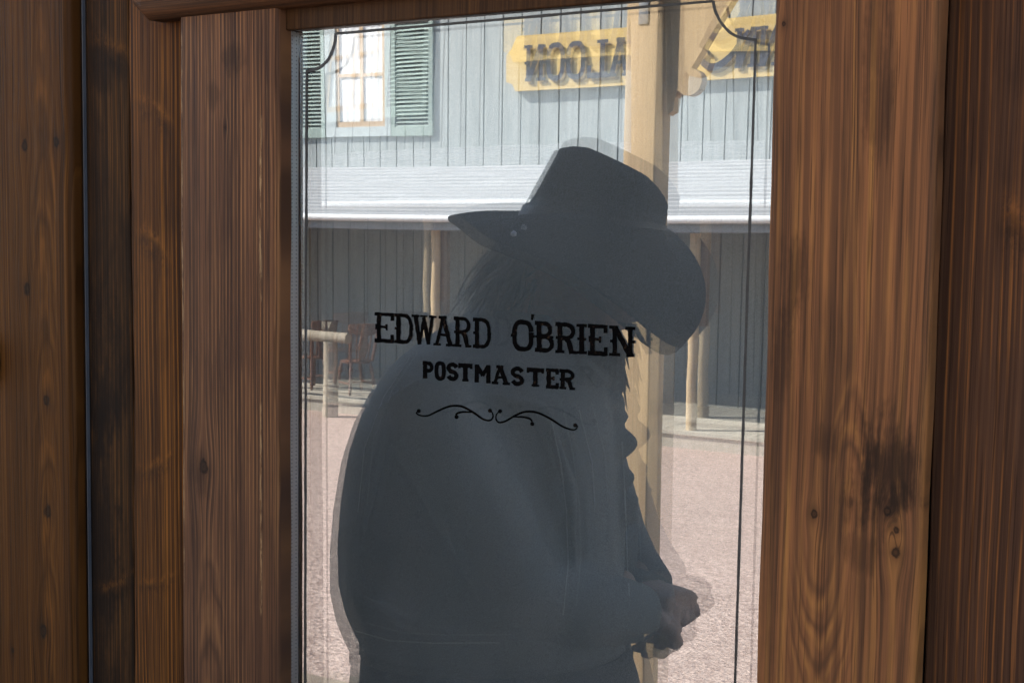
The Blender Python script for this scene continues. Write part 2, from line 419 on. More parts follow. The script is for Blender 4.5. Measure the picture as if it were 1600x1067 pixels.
# header with clipped corner
hx0 = fx(203, 10, YH); hz0 = front(300, 22, YH).z
hd = MB(); prof = [(YT*0+.004, hz0+.0005), (YH+.013, hz0), (YH+.004, hz0+.006), (YH, hz0+.013), (YH, TOPZ), (.004, TOPZ)]
c = .016
rings = []
for x_, cut in ((hx0, 1), (hx0+c, 0), (rx1+.03, 0)):
    rings.append([(x_, y_, z_ + (c*.8 if cut and z_ < hz0+.02 else 0)) for y_, z_ in prof])
hd.loft(rings).build('header_board', W_header, door, smooth=True, auto=35, bevel=.0012, seg=2)
# head and foot of the glass rebate
MB().box(XL-.02, XR+.05, -.004, .004, ZT, hz0+.03).build('head_stop', W_jamb, door, bevel=.0015)
MB().box(lx1, rx0, YT, .004, LOWZ, ZB).build('bottom_rail', W_jamb, door, bevel=.004)
MB().box(XL-.030, XL-.0105, .0045, .05, LOWZ, TOPZ-.002).build('glazing_rebate', W_jamb, door)
# board to the right, set back
bx0 = fx(1462, 533, YPR)
rough_board(bx0, bx0+.24, YPR, .06, LOWZ, TOPZ, seed=9, amp=.0006).build('plank', W_board_r, door, smooth=True)
MB().box(rx1-.03, bx0-.001, .034, .06, LOWZ+.003, TOPZ-.003).build('backing_board', M_gap, door)

# panes
def pane(name, y, w0, mat, th=.004, nx_=36, nz_=48):
    mb = MB(); vs = []; fs = []
    z0, z1 = ZB-.02, ZT+.015
    for j in range(nz_+1):
        for i in range(nx_+1):
            x_ = GXL+(GXR-GXL)*i/nx_; z_ = z0+(z1-z0)*j/nz_
            vs.append((x_, y+bow(x_, z_, w0) - (.0055*(z_-zc_) if w0 > 0 else 0), z_))
    for j in range(nz_):
        for i in range(nx_):
            a = j*(nx_+1)+i; fs.append((a, a+1, a+nx_+2, a+nx_+1))
    mb.add(vs, fs); o = mb.build(name, mat, door)
    for p in o.data.polygons: p.use_smooth = True
    return o
pane1 = pane('glass_pane', 0.0045, W1, M_glass1)
pane2 = pane('glass_pane', 0.0215, W2, M_glass2)
sp = MB(); sp.box(XL-.0102, XL-.0022, .0052, .0195, ZB-.01, ZT+.001)
spacer = sp.build('spacer_bar', M_alu, door)
MB().box(XL-.002, XR+.03, .0052, .0195, ZT+.002, ZT+.012).build('spacer_bar', M_alu, door)
MB().box(XL-.0102, XL-.001, .0196, .0213, ZB-.01, ZT+.001).build('sealant', M_gap, door)

# ------------------------------------------------------------------ lettering on the glass
def paint_mat():
    mt, t, b = newmat('black_sign_paint', .8, .0)
    p = pos(t); n = noise(t, vec(t, p[0]*1, p[1], p[2]), 420, 3, .7); n2 = noise(t, vec(t, *p), 60, 3, .6)
    c = mix(t, n.ramp(.58,.70)*n2.ramp(.42,.6)*.8, (.0022,.0020,.0020), (.06,.036,.022))
    t.links.new(c, b.inputs['Base Color']); bump(t, b, n, .5, .0005); return mt
M_paint = paint_mat()
M_line = simple('grey_line_paint', (.035,.035,.033), .5, .3, .2, 120)
class Ink:
    """flat strokes laid on the pane, in photograph pixels; every stroke a hair above the last"""
    def __init__(s, lift=.0006): s.mb = MB(); s.k = 0; s.lift = lift
    def P(s, q, k):
        p = front(q[0], q[1], 0.0045); p.y = 0.0045 + bow(p.x, p.z, W1) - s.lift - k*.000012; return p
    def poly(s, pts):
        s.k += 1; pp = [s.P(q, s.k) for q in pts]
        s.mb.add(pp, [tuple(range(len(pp)))])
    def stroke(s, pts, wd, jit=0.0, cap=0.0):
        s.k += 1
        n = len(pts)
        if not hasattr(wd, '__len__'): wd = [wd]*n
        L, Rr = [], []
        for i in range(n):
            a = Vector(pts[max(i-1, 0)]); b = Vector(pts[min(i+1, n-1)]); d = (b-a)
            if d.length < 1e-6: d = Vector((1, 0))
            d.normalize(); nn = Vector((-d.y, d.x)); p = Vector(pts[i])
            if cap and i == 0: p = p - d*cap
            if cap and i == n-1: p = p + d*cap
            L.append(p+nn*(wd[i]/2+random.uniform(-jit, jit))); Rr.append(p-nn*(wd[i]/2+random.uniform(-jit, jit)))
        vs = [s.P(q, s.k) for q in L+Rr]
        s.mb.add(vs, [(i, i+1, n+i+1, n+i) for i in range(n-1)])
    def dot(s, c, r_, n=12):
        s.poly([(c[0]+r_*math.cos(2*math.pi*i/n)*(1+random.uniform(-.08,.08)), c[1]+r_*math.sin(2*math.pi*i/n)) for i in range(n)])
def sub(pts, step=.12):
    out = []
    for a, b in zip(pts[:-1], pts[1:]):
        a, b = Vector(a), Vector(b); k = max(1, int((b-a).length/step))
        out += [tuple(a.lerp(b, i/k)) for i in range(k)]
    return out + [tuple(pts[-1])]
def arc(cx, cy, rx, ry, a0, a1, n=12):
    return [(cx+rx*math.cos(R(a0+(a1-a0)*i/n)), cy+ry*math.sin(R(a0+(a1-a0)*i/n))) for i in range(n+1)]
def roundbox(x0, y0, x1, y1, r_=.3):
    rx, ry = (x1-x0)*r_*1.2, (y1-y0)*r_
    return arc(x1-rx, y1-ry, rx, ry, 0, 90, 5)+arc(x0+rx, y1-ry, rx, ry, 90, 180, 5)+arc(x0+rx, y0+ry, rx, ry, 180, 270, 5)+arc(x1-rx, y0+ry, rx, ry, 270, 360, 5)
# glyphs: (list of strokes (points, weight), spurs); box 0..1, y up
def glyphs():
    G = {}
    sf = .55
    G['E'] = [([(.2,0),(.2,1)],1), ([(0,.97),(.95,.97)],.8), ([(0,.03),(.95,.03)],.9), ([(.92,1),(.92,.78)],.8), ([(.92,0),(.92,.24)],.8), ([(.05,.52),(.62,.52)],.6), ([(.06,.60),(.06,.44)],.5), ([(.62,.60),(.62,.43)],.5)]
    G['D'] = [([(.2,0),(.2,1)],1), ([(0,.97)]+[(.55,.97)]+arc(.55,.62,.38,.35,90,0,6)+arc(.55,.38,.38,.35,0,-90,6)+[(0,.03)],.85), ([(.02,.5),(.2,.5)],.55), ([(.86,.5),(1.03,.5)],.55)]
    G['W'] = [([(.14,1),(.32,0)],.9), ([(.32,.02),(.52,.92)],.7), ([(.50,.92),(.70,.02)],.9), ([(.70,.02),(.88,1)],.7), ([(0,.98),(.28,.98)],.5), ([(.38,.98),(.62,.98)],.5), ([(.76,.98),(1.02,.98)],.5)]
    G['A'] = [([(.12,0),(.45,1)],.75), ([(.45,1),(.85,0)],1), ([(.25,.36),(.7,.36)],.6), ([(-.03,.02),(.3,.02)],.6), ([(.65,.02),(1.03,.02)],.6), ([(.25,.98),(.62,.98)],.7)]
    G['R'] = [([(.2,0),(.2,1)],1), ([(0,.97),(.55,.97)]+arc(.55,.74,.35,.23,90,-90,9)+[(.2,.50)],.85), ([(.5,.5),(.66,.38),(.82,.0)],1), ([(0,.02),(.4,.02)],.6), ([(.72,.02),(1.03,.02)],.6), ([(.02,.5),(.2,.5)],.55)]
    G['O'] = [(roundbox(.12,.03,.88,.97,.32)+[(.88,.6)],.95), ([(-.02,.5),(.12,.5)],.6), ([(.88,.5),(1.02,.5)],.6)]
    G['B'] = [([(.2,0),(.2,1)],1), ([(0,.97),(.5,.97)]+arc(.5,.75,.32,.22,90,-90,8)+[(.2,.53)],.85), ([(.2,.5),(.55,.5)]+arc(.55,.265,.36,.235,90,-90,8)+[(0,.03)],.85), ([(.02,.5),(.2,.5)],.55), ([(.72,.5),(.95,.5)],.5)]
    G['I'] = [([(.5,0),(.5,1)],1), ([(.0,.97),(1.0,.97)],.6), ([(.0,.03),(1.0,.03)],.6), ([(.1,.5),(.9,.5)],.5)]
    G['N'] = [([(.18,0),(.18,1)],.9), ([(.2,.98),(.82,.02)],1.05), ([(.84,0),(.84,1)],.9), ([(-.02,.97),(.3,.97)],.6), ([(-.02,.03),(.38,.03)],.6), ([(.66,.97),(1.02,.97)],.6), ([(.02,.5),(.18,.5)],.5), ([(.84,.5),(1.0,.5)],.5), ([(.7,.03),(.96,.03)],.6)]
    G['P'] = [([(.2,0),(.2,1)],1), ([(.0,.92),(.55,.92)]+arc(.55,.69,.35,.23,90,-90,8)+[(.2,.46)],.9)]
    G['S'] = [(arc(.52,.72,.36,.22,20,180,8)+[(.18,.64),(.35,.52),(.7,.46)]+arc(.52,.27,.36,.21,30,-160,9),1)]
    G['T'] = [([(.5,0),(.5,1)],1.1), ([(0,.92),(1,.92)],1), ([(.04,.98),(.04,.78)],.6), ([(.96,.98),(.96,.78)],.6), ([(.3,.04),(.7,.04)],.5)]
    G['M'] = [([(.15,0),(.15,1)],1), ([(.17,.96),(.5,.42)],.9), ([(.5,.42),(.83,.96)],.9), ([(.85,0),(.85,1)],1)]
    G['L'] = [([(.25,0),(.25,1)],1), ([(0,.97),(.5,.97)],.6), ([(0,.04),(.95,.04)],1), ([(.92,0),(.92,.3)],.8)]
    G['Y'] = [([(.1,1),(.45,.45)],.9), ([(.95,1),(.45,.1),(.1,-.25),(-.3,-.28),(-.5,-.05),(-.3,.1)],.9)]
    return G
GL = glyphs()
def letter(ink, ch, x0, x1, top, bot, wt, jit=.5):
    for pts, k in GL[ch]:
        pts = sub(pts, .09)
        q = []
        for a, b in pts:
            x_ = x0+(x1-x0)*a; yt, yb = top(x_), bot(x_)
            q.append((x_, yb+(yt-yb)*b))
        ink.stroke(q, wt*k, jit, cap=wt*.15)
ink = Ink()
top = lambda x_: 489+.056*(x_-586); bot = lambda x_: 533+.059*(x_-588)
for ch, a, b in [('E',587,616),('D',618,645),('W',645,681),('A',680,709),('R',711,736),('D',741,767),('O',801,835),('B',838,866),('R',870,900),('I',903,917),('E',921,950),('N',955,992)]:
    letter(ink, ch, a, b, top, bot, 8.0 if a > 790 else 6.9)
ink.stroke([(834,491),(832.5,500)], [5,3], .3)
ink.mb.build('painted_name', M_paint, pane1)
ink = Ink()
top = lambda x_: 565+.0615*(x_-662); bot = lambda x_: 590+.075*(x_-662)
for ch, a, b in [('P',662,677),('O',681,696),('S',699,716),('T',718,738),('M',742,768),('A',771,796),('S',799,819),('T',825,850),('E',855,873),('R',876,898)]:
    letter(ink, ch, a, b, top, bot, 6.8, .35)
ink.mb.build('painted_title', M_paint, pane1)
ink = Ink()
def z7(pts): return [(560+a*.3, 470+b*.3) for a, b in pts]
def smooth(pts, n=5):
    out = []; P_ = [Vector(p) for p in pts]
    for i in range(len(P_)-1):
        p0, p1, p2, p3 = P_[max(i-1,0)], P_[i], P_[i+1], P_[min(i+2,len(P_)-1)]
        for k in range(n):
            t = k/n
            out.append(tuple(.5*((2*p1)+(p2-p0)*t+(2*p0-5*p1+4*p2-p3)*t*t+(3*p1-p0-3*p2+p3)*t**3)))
    return out+[tuple(P_[-1])]
def taper(n, a, b): return [a+(b-a)*math.sin(math.pi*i/(n-1)) for i in range(n)]
for pts, dots in [([(318,572),(304,583),(325,596),(365,597),(420,571),(480,548),(540,549),(600,580),(650,614),(685,622),(703,606),(700,582),(688,570)], [(317,573),(688,571)]),
                  ([(514,604),(514,588),(545,578),(605,580)], [(514,604)]),
                  ([(740,574),(722,590),(720,615),(735,632),(770,625),(820,596),(870,577),(930,580),(1000,612),(1060,650),(1105,668),(1132,669),(1143,652),(1132,644)], [(741,574),(1132,647)]),
                  ([(800,604),(860,604),(898,615),(910,636)], [(908,640)])]:
    q = smooth(z7(pts)); ink.stroke(q, taper(len(q), 1.6, 3.4), .12)
    for d in z7(dots): ink.dot(d, 3.2)
ink.mb.build('painted_flourish', M_paint, pane1)
# pinstripe border with scooped corners
ink = Ink()
TLN = [(525,53),(640,43.5),(760,33),(880,22.5),(1000,12),(1115,2.5)]
ink.stroke(sub(TLN, 20), 4.2, .3)
ink.stroke(smooth([(525,53),(523,70),(514,92),(500,106),(479,112)]), 4.4, .3)
ink.stroke(smooth([(1115,2.5),(1118,18),(1130,40),(1150,57),(1181,63)]), 4.4, .3)
ink.stroke(sub([(1181,61),(1176,230),(1170,400),(1162,650),(1154,900),(1147,1120),(1146,1160)], 25), 4.0, .3)
ink.stroke(sub([(479.5,110),(478.5,400),(477.5,700),(477,1000),(477,1150)], 25), 3.2, .3)
ink.mb.build('painted_border', M_line, pane1)

# dim cloth blind just inside the glass, added to give it an even dim tone
M_backdrop = simple('slate_cloth', (.150,.168,.174), .95, .1, .20, 900, bs=.0, detail=4)
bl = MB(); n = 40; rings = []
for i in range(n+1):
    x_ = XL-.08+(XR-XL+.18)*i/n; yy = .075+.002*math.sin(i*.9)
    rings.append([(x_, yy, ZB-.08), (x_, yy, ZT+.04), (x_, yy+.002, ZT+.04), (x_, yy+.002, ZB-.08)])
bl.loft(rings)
backdrop = bl.build('glass_backdrop', M_backdrop, None, smooth=True)
backdrop['label'] = 'plain slate grey cloth blind added close behind the lettered glass for an even tone'; backdrop['category'] = 'backdrop'

# ------------------------------------------------------------------ the leaf at the far left
lxr = fx(112, 533, YLL)
leaf = thing('wooden_door', 'brown knotty board door beside the glazed door, black iron knob at its edge', 'door', (lxr-.45, 0, 0))
trim_mb = MB(); rings = []
rad = .009
for i in range(3):
    z = LOWZ+(TOPZ-LOWZ)*i/2; ring = [(lxr-.9, .05, z), (lxr-.9, YLL, z)]
    for k in range(6):
        t = math.pi/2*(1-k/5); ring.append((lxr-rad*(1-math.cos(t)), YLL+rad*(1-math.sin(t)), z))
    ring.append((lxr, .05, z)); rings.append(ring)
trim_mb.loft(rings).build('board', W_left_leaf, leaf, smooth=True, auto=60)
kc = front(-27, 562, YLL)
kn = MB(); prof = [(.0, 0), (.034, 0), (.034, .004), (.016, .008), (.013, .022), (.026, .030), (.032, .040), (.028, .050), (.014, .056), (0.001, .057)]
kn.loft([[(kc.x+r_*math.cos(2*math.pi*k/24), YLL-z_*.3-.0005, kc.z+r_*1.15*math.sin(2*math.pi*k/24)) for k in range(24)] for r_, z_ in prof])
kn.build('knob', M_iron, leaf, smooth=True)
# thin weather strip in the joint
xs_ = fx(129, 533, -.003)
ws = MB().box(xs_-.0002, xs_+.0008, .0015, .008, LOWZ, TOPZ).build('weather_strip', M_seal, door)
MB().box(lxr+.0005, pxl0-.0005, .022, .045, LOWZ+.002, TOPZ-.004).build('backing_board', W_jamb, door)

# ------------------------------------------------------------------ the post office round the doors
po = thing('post_office_building', 'dark timber post office front surrounding the two doors', 'building', (-1, 2.5, 0))
wm = MB(); X0, X1, HT = -7., 4., 3.2
ox0, ox1 = lxr-.905, bx0+.245
def planks(mb, x0, x1, z0, z1, y0, y1, wdt=.16):
    n = max(1, round((x1-x0)/wdt))
    for i in range(n):
        mb.box(x0+(x1-x0)*i/n+.0015, x0+(x1-x0)*(i+1)/n-.0015, y0, y1, z0, z1)
planks(wm, X0, ox0-.003, -.03, HT, .01, .06); planks(wm, ox1+.003, X1, -.03, HT, .01, .06)
planks(wm, ox0, ox1, TOPZ+.006, HT, .01, .06)
wm.box(X0, X1, 4.9, 5, -.5, HT); wm.box(X0, X0+.1, .07, 4.89, -.5, HT); wm.box(X1-.1, X1, .07, 4.89, -.5, HT)
wm.build('wall', W_wall, po)
MB().box(X0-.1, X1+.1, -.05, 5.1, HT+.003, HT+.15).build('roof', W_header, po)

# ------------------------------------------------------------------ our side of the street: post with bracket
M_pine = wood('fresh_pine', (0.46, 0.3105, 0.168), (0.598, 0.4255, 0.2352), (0.69, 0.4945, 0.28), seed=71, fine=90, blotch=.0, rough=.6, warp=.01, spec=.3)
DP = 2.45
pa, pb = sx(972, 300, DP), sx(1022, 300, DP)
pw_ = pb-pa
post = thing('porch_post', 'pale pine porch post with scrolled bracket and steel strap, in full sun', 'post', ((pa+pb)/2, -DP-pw_/2, DECK))
pm = MB().box(pa, pb, -DP-pw_, -DP, DECK, 2.85); pm.build('shaft', M_pine, post, bevel=.006)
def sp_(px, py): q = street(px, py, DP+pw_*.5); return q
out = [(1042,-60),(1044,60),(1047,181),(1056,175),(1060,150),(1064,143),(1072,150),(1080,151),(1089,148),(1097,140),(1101,128),(1100,119),(1095,112),(1087,109),(1085,107),(1100,82),(1115,56),(1132,28),(1152,-4),(1185,-58)]
br = MB().prism([sp_(*q) + Vector((0, .02, 0)) for q in out], (0, -.04, 0))
br.build('bracket', M_pine, post)
sq = street(1000, -40, DP); sq2 = street(1013, 38, DP)
st = MB().box(sq.x, sq2.x, -DP+.0005, -DP+.0035, sq2.z, sq.z); st.build('steel_strap', M_steel, post, bevel=.0007)
zb = street(1100,-60,DP).z
bt = street(1180, -60, DP+pw_*.5)
MB().box(pa-1.6, pb+2.6, -DP-pw_*.95, -DP-.004, 2.853, 3.05).build('beam', M_pine, post, bevel=.006)
p2 = post.copy(); sc.collection.objects.link(p2); p2.location.x += 3.0
p2['label'] = 'pale pine porch post to the right of the door, opposite its framing trim'
for ch in [c_ for c_ in post.children if c_.name.startswith('shaft')]:
    q = ch.copy(); sc.collection.objects.link(q); q.parent = p2
post['group'] = p2['group'] = 'porch posts'

# ------------------------------------------------------------------ the saloon across the street
DF, DW = 12.95, 15.25          # front of its boardwalk, its wall
SD = -.60                      # height of its boardwalk
def blue_wood(name, a, b_, seed):
    mt, t, b = newmat(name, .8, .2)
    x, y, z = pos(t)
    n = noise(t, vec(t, x*14, seed, z*1.1), 1, 4, .65); f_ = noise(t, vec(t, x*120, seed, z*2), 1, 2); cell = noise(t, vec(t, (x*3.225).op('FLOOR')*7.3, seed, 0.), 1, 0)
    c = mix(t, n.ramp(.3,.7), a, b_); c = mix(t, f_.ramp(.5,.75)*.35, c, tuple(q*.6 for q in a)); c = mix(t, cell.ramp(.3,.7)*.3, c, tuple(q*1.15 for q in b_))
    t.links.new(c, b.inputs['Base Color']); return mt
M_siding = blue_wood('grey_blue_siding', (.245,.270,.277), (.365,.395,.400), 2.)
M_dark = simple('gap_dark', (.02,.022,.025), .9, .1)
M_shut = simple('sage_green_paint', (.30,.375,.345), .6, .3, .10, 9)
M_trimw = simple('pale_blue_trim', (.46,.51,.52), .6, .3, .06, 5)
M_curt = simple('white_curtain', (.78,.79,.80), .9, .1, .06, 7)
M_sash = wood('varnished_sash', (.50,.35,.22), (.60,.45,.30), (.64,.5,.34), seed=81, fine=60, blotch=0, rough=.4, spec=.3)
M_sign = None
saloon = thing('saloon_building', 'two storey grey blue board saloon with shingled awning across the street', 'building', (-9, -DW, SD))
SX0, SX1 = -24., 6.
wl = MB(); wl2 = MB(); bw_ = .31; n = int((SX1-SX0)/bw_)
ST = 8.2
for i in range(n):
    a = SX0+i*bw_
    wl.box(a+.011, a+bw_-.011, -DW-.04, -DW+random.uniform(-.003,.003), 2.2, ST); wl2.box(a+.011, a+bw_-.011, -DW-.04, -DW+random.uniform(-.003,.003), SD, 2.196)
wl.box(SX0, SX1, -DW-.08, -DW-.045, SD, ST)
wl.box(SX0, SX1, -DW-7, -DW-6.9, SD, ST); wl.box(SX0, SX0+.1, -DW-6.89, -DW-.09, SD, ST); wl.box(SX1-.1, SX1, -DW-6.89, -DW-.09, SD, ST)
wl.build('wall', M_siding, saloon)
wl2.build('porch_wall', blue_wood('awning_shaded_siding', (.125,.130,.130), (.185,.190,.188), 5.), saloon)  # same siding as upstairs, with the awning's shade darkened into its colour
MB().box(SX0, SX1, -DW-6.9, -DW-.05, ST, ST+.1).build('roof', M_siding, saloon)
# awning
ez = street(640, 339, DF-.05).z; tz = street(640, 262, DW).z
def shingle_mat():
    mt, t, b = newmat('grey_shingle', .9, .15)
    x, y, z = pos(t)
    row = (y*8.5).op('FLOOR'); cell = (x*3.0 + row*.37).op('FLOOR')
    n = noise(t, vec(t, cell*3.7, row*5.1, 0.), 1, 0); n2 = noise(t, vec(t, x*40, y*40, z*40), 1, 3)
    c = mix(t, n.ramp(.2,.8), (.36,.37,.385), (.41,.42,.435)); c = mix(t, n2.ramp(.5,.8)*.2, c, (.3,.31,.33))
    t.links.new(c, b.inputs['Base Color']); return mt
aw = MB(); N = 15
for k in range(N):
    t0, t1 = k/N, (k+1)/N
    ya, yb = -(DF-.12)-(DW-DF+.1)*t0, -(DF-.12)-(DW-DF+.1)*t1
    za, zb_ = ez+(tz-ez)*t0, ez+(tz-ez)*t1
    aw.add([(SX0,ya,za+.034),(SX1,ya,za+.034),(SX1,yb-.03,zb_+.010),(SX0,yb-.03,zb_+.010),(SX0,ya,za-.02),(SX1,ya,za-.02),(SX1,yb-.03,zb_-.03),(SX0,yb-.03,zb_-.03)],
           [(0,1,2,3),(7,6,5,4),(0,4,5,1),(1,5,6,2),(2,6,7,3),(3,7,4,0)])
aw.build('awning_roof', shingle_mat(), saloon)
M_gut = simple('white_gutter', (.72,.74,.76), .5, .4, .05, 3)
M_fas = simple('grey_fascia', (.22,.235,.25), .7, .3, .08, 3)
gt = MB().tube([(SX0,-(DF-.17),ez-.02),(SX1,-(DF-.17),ez-.02)], .045, 12); gt.build('gutter', M_gut, saloon, smooth=True)
MB().box(SX0, SX1, -(DF-.06), -(DF-.12), ez-.165, ez-.03).build('fascia', M_fas, saloon)
M_log = wood('peeled_log', (.36,.26,.15), (.50,.38,.23), (.56,.43,.27), seed=91, fine=40, blotch=.15, blotch_col=(.2,.13,.07), rough=.6, spec=.3)
M_logt = simple('weathered_capital', (.20,.13,.085), .8, .2, .15, 9)
px0 = sx(678, 480, DF+.12); px1_ = sx(1079, 590, DF+.12)
spc = px1_-px0
for k in range(-3, 5):
    x_ = px0+spc*k
    lg = MB(); lg.tube([(x_+.008*math.sin(j*2.1+k), -(DF+.16), SD+(ez-.17-SD)*j/8) for j in range(9)], [.060+.004*math.sin(j*1.7+k) for j in range(9)], 14)
    lg.build('awning_post', M_log, saloon, smooth=True)
    if k in (-1, 0, 1, 2): MB().box(x_+.03, x_+.13, -(DF+.30), -(DF+.22), SD+1.2, ez-.17).build('post_brace', M_logt, saloon)
MB().box(SX0, SX1, -(DF+.26), -(DF+.06), ez-.168, ez-.03).build('awning_beam', M_logt, saloon)
# saloon boardwalk
sb = MB()
M_sdeck = wood('sunbleached_deck', (.30,.27,.22), (.42,.385,.33), (.46,.42,.36), seed=95, fine=30, blotch=.15, blotch_col=(.18,.15,.12), flip=False, rough=.85, spec=.3)
for i in range(int((SX1-SX0)/.16)):
    a = SX0+i*.16; sb.box(a+.005, a+.155, -DW+.002, -DF-.145, SD-.04, SD)
sb.box(SX0, SX1, -DF-.14, -DF, SD-.04, SD)
sb.box(SX0, SX1, -DW, -DF-.03, SD-.25, SD-.045)
struct(sb.build('saloon_boardwalk', M_sdeck))

# window with shutters
def wp(px, py, off=0.): return street(px, py, DW-off)
z_sash0, z_sash1 = wp(565,197).z, wp(565,34).z
wx0, wx1 = wp(527,120).x, wp(604,120).x
tx0, tx1 = wp(511,120).x, wp(613,120).x
zt0, zt1 = wp(565,214).z, wp(565,12).z
win = thing('shuttered_window', 'upstairs saloon window with varnished sash and white curtains between green shutters', 'window', ((wx0+wx1)/2, -DW, zt0))
fr = MB(); fr.box(tx0, wx0, -DW+.006, -DW+.05, zt0, zt1); fr.box(wx1, tx1, -DW+.006, -DW+.05, zt0, zt1)
fr.box(wx0, wx1, -DW+.006, -DW+.05, zt0, z_sash0-.02); fr.box(wx0, wx1, -DW+.006, -DW+.05, z_sash1+.03, zt1)
fr.build('casing', M_trimw, win)
ssh = MB(); yb0, yb1 = -DW+.012, -DW+.030
f_ = .055
ssh.box(wx0, wx0+f_, yb0, yb1, z_sash0-.02, z_sash1); ssh.box(wx1-f_, wx1, yb0, yb1, z_sash0-.02, z_sash1)
ssh.box(wx0+f_, wx1-f_, yb0, yb1, z_sash0-.02, z_sash0+.06); ssh.box(wx0+f_, wx1-f_, yb0, yb1, z_sash1-.05, z_sash1)
xm = (wx0+wx1)/2+.02; zm = wp(565,118).z
ssh.box(xm-.03, xm+.03, yb0+.002, yb1-.002, z_sash0+.06, z_sash1-.05)
ssh.box(wx0+f_, xm-.03, yb0+.002, yb1-.002, zm-.025, zm+.025); ssh.box(xm+.03, wx1-f_, yb0+.002, yb1-.002, zm-.025, zm+.025)
ssh.build('sash', M_sash, win)
cu = MB(); rings = []
for i in range(60):
    x_ = wx0+.02+(wx1-wx0-.04)*i/59; y_ = -DW+.006+.003*math.sin(i*.8)
    rings.append([(x_, y_, z_sash0), (x_, y_, z_sash1-.02), (x_, y_-.001, z_sash1-.02), (x_, y_-.001, z_sash0)])
cu.loft(rings).build('curtain', M_curt, win, smooth=True)
def shutter(x0, x1, parent):
    z0, z1 = wp(645, 213).z, wp(645, 17).z; y0, y1 = -DW+.008, -DW+.055
    b = .075
    root = MB(); root.box(x0, x0+b, y0, y1, z0, z1); root.box(x1-b, x1, y0, y1, z0, z1)
    root.box(x0+b, x1-b, y0, y1, z0, z0+.13); root.box(x0+b, x1-b, y0, y1, z1-.09, z1)
    root.build('frame', M_shut, parent)
    sl_ = MB(); k = 28
    for i in range(k):
        zz = z0+.15+(z1-z0-.25)*i/(k-1)
        h = (z1-z0-.25)/(k-1)
        sl_.add([(x0+b,y1-.006,zz-h*.34),(x1-b,y1-.006,zz-h*.34),(x1-b,y0+.004,zz+h*.30),(x0+b,y0+.004,zz+h*.30),
                 (x0+b,y1-.006,zz-h*.34+.008),(x1-b,y1-.006,zz-h*.34+.008),(x1-b,y0+.004,zz+h*.30+.008),(x0+b,y0+.004,zz+h*.30+.008)],
                [(3,2,1,0),(4,5,6,7),(0,1,5,4),(1,2,6,5),(2,3,7,6),(3,0,4,7)])
    sl_.build('louvre_slats', M_shut, parent)
    MB().box(x0+b-.01, x1-b+.01, y0-.003, y0+.002, z0+.1, z1-.06).build('backing', M_dark, parent)
sr0, sr1 = wp(614,120).x, wp(679,120).x
shr = thing('window_shutter', 'sage green louvred shutter right of the saloon window, towards the sign', 'shutter', (sr0, -DW, zt0), 'saloon window shutters')
shutter(sr0, sr1, shr)
swd = sr1-sr0
shl = thing('window_shutter', 'sage green louvred shutter at the left edge of the glass', 'shutter', (tx0-swd, -DW, zt0), 'saloon window shutters')
shutter(tx0-.01-swd, tx0-.01, shl)

# sign
def sign_mat():
    mt, t, b = newmat('yellow_sign_boards', .6, .3)
    x, y, z = pos(t)
    n = noise(t, vec(t, x*1.5, 3., z*18), 1, 3, .6)
    j = (z*5.2).op('FRACT'); ln = 1-(j-.5).op('ABSOLUTE').ramp(.0, .02)
    c = mix(t, n.ramp(.3,.7), (.54,.37,.125), (.64,.46,.18)); c = mix(t, ln*.35, c, (.25,.16,.06))
    t.links.new(c, b.inputs['Base Color']); return mt
dS = DW-.10
def sgp(px, py): q = street(px, py, dS); return (q.x, q.z)
# board outline from its near end, in metres
xa, zbt = sgp(805, 143); _, ztp = sgp(805, 57)
xe = xa+9.0
xl_ = sgp(791, 100)[0]
h_ = ztp-zbt
o_ = [(xl_, zbt+h_*.18), (xl_, zbt+h_*.66), (xl_+(xa-xl_)*.55, zbt+h_*.78), (xa, ztp-.03), (xa+.03, ztp), (xe, ztp), (xe, zbt), (xa, zbt), (xa-.05, zbt+h_*.13)]
sign = thing('saloon_sign', 'long yellow board sign with dark western lettering, notched end, above the awning', 'sign', ((xa+xe)/2, -dS, zbt))
MB().prism([(a, -dS, b) for a, b in o_], (0, -.05, 0)).build('board', sign_mat(), sign)
def letter_mat():
    mt, t, b = newmat('sign_letter_paint', .6, .3)
    x, y, z = pos(t)
    zz = (z - zbt)/h_
    c = mix(t, zz.ramp(.36, .38), (.022,.022,.045), (.004,.004,.012))
    c = mix(t, zz.ramp(.46, .60), c, (.06,.058,.065))
    c = mix(t, (zz.ramp(.66,.68))*(1-zz.ramp(.74,.76)), c, (.03,.03,.05))
    n = noise(t, vec(t, x, y, z), 9, 3); c = mix(t, n.ramp(.6,.7)*.3, c, (.2,.16,.1))
    t.links.new(c, b.inputs['Base Color']); return mt
M_let = letter_mat(); M_out = simple('letter_outline', (.34,.22,.08), .7, .2)
class SignInk(Ink):
    def __init__(s): s.mb = MB(); s.k = 0
    def P(s, q, k): return Vector((q[0], -dS+.004+k*.0004, q[1]))
lz0, lz1 = zbt+h_*.17, zbt+h_*.80
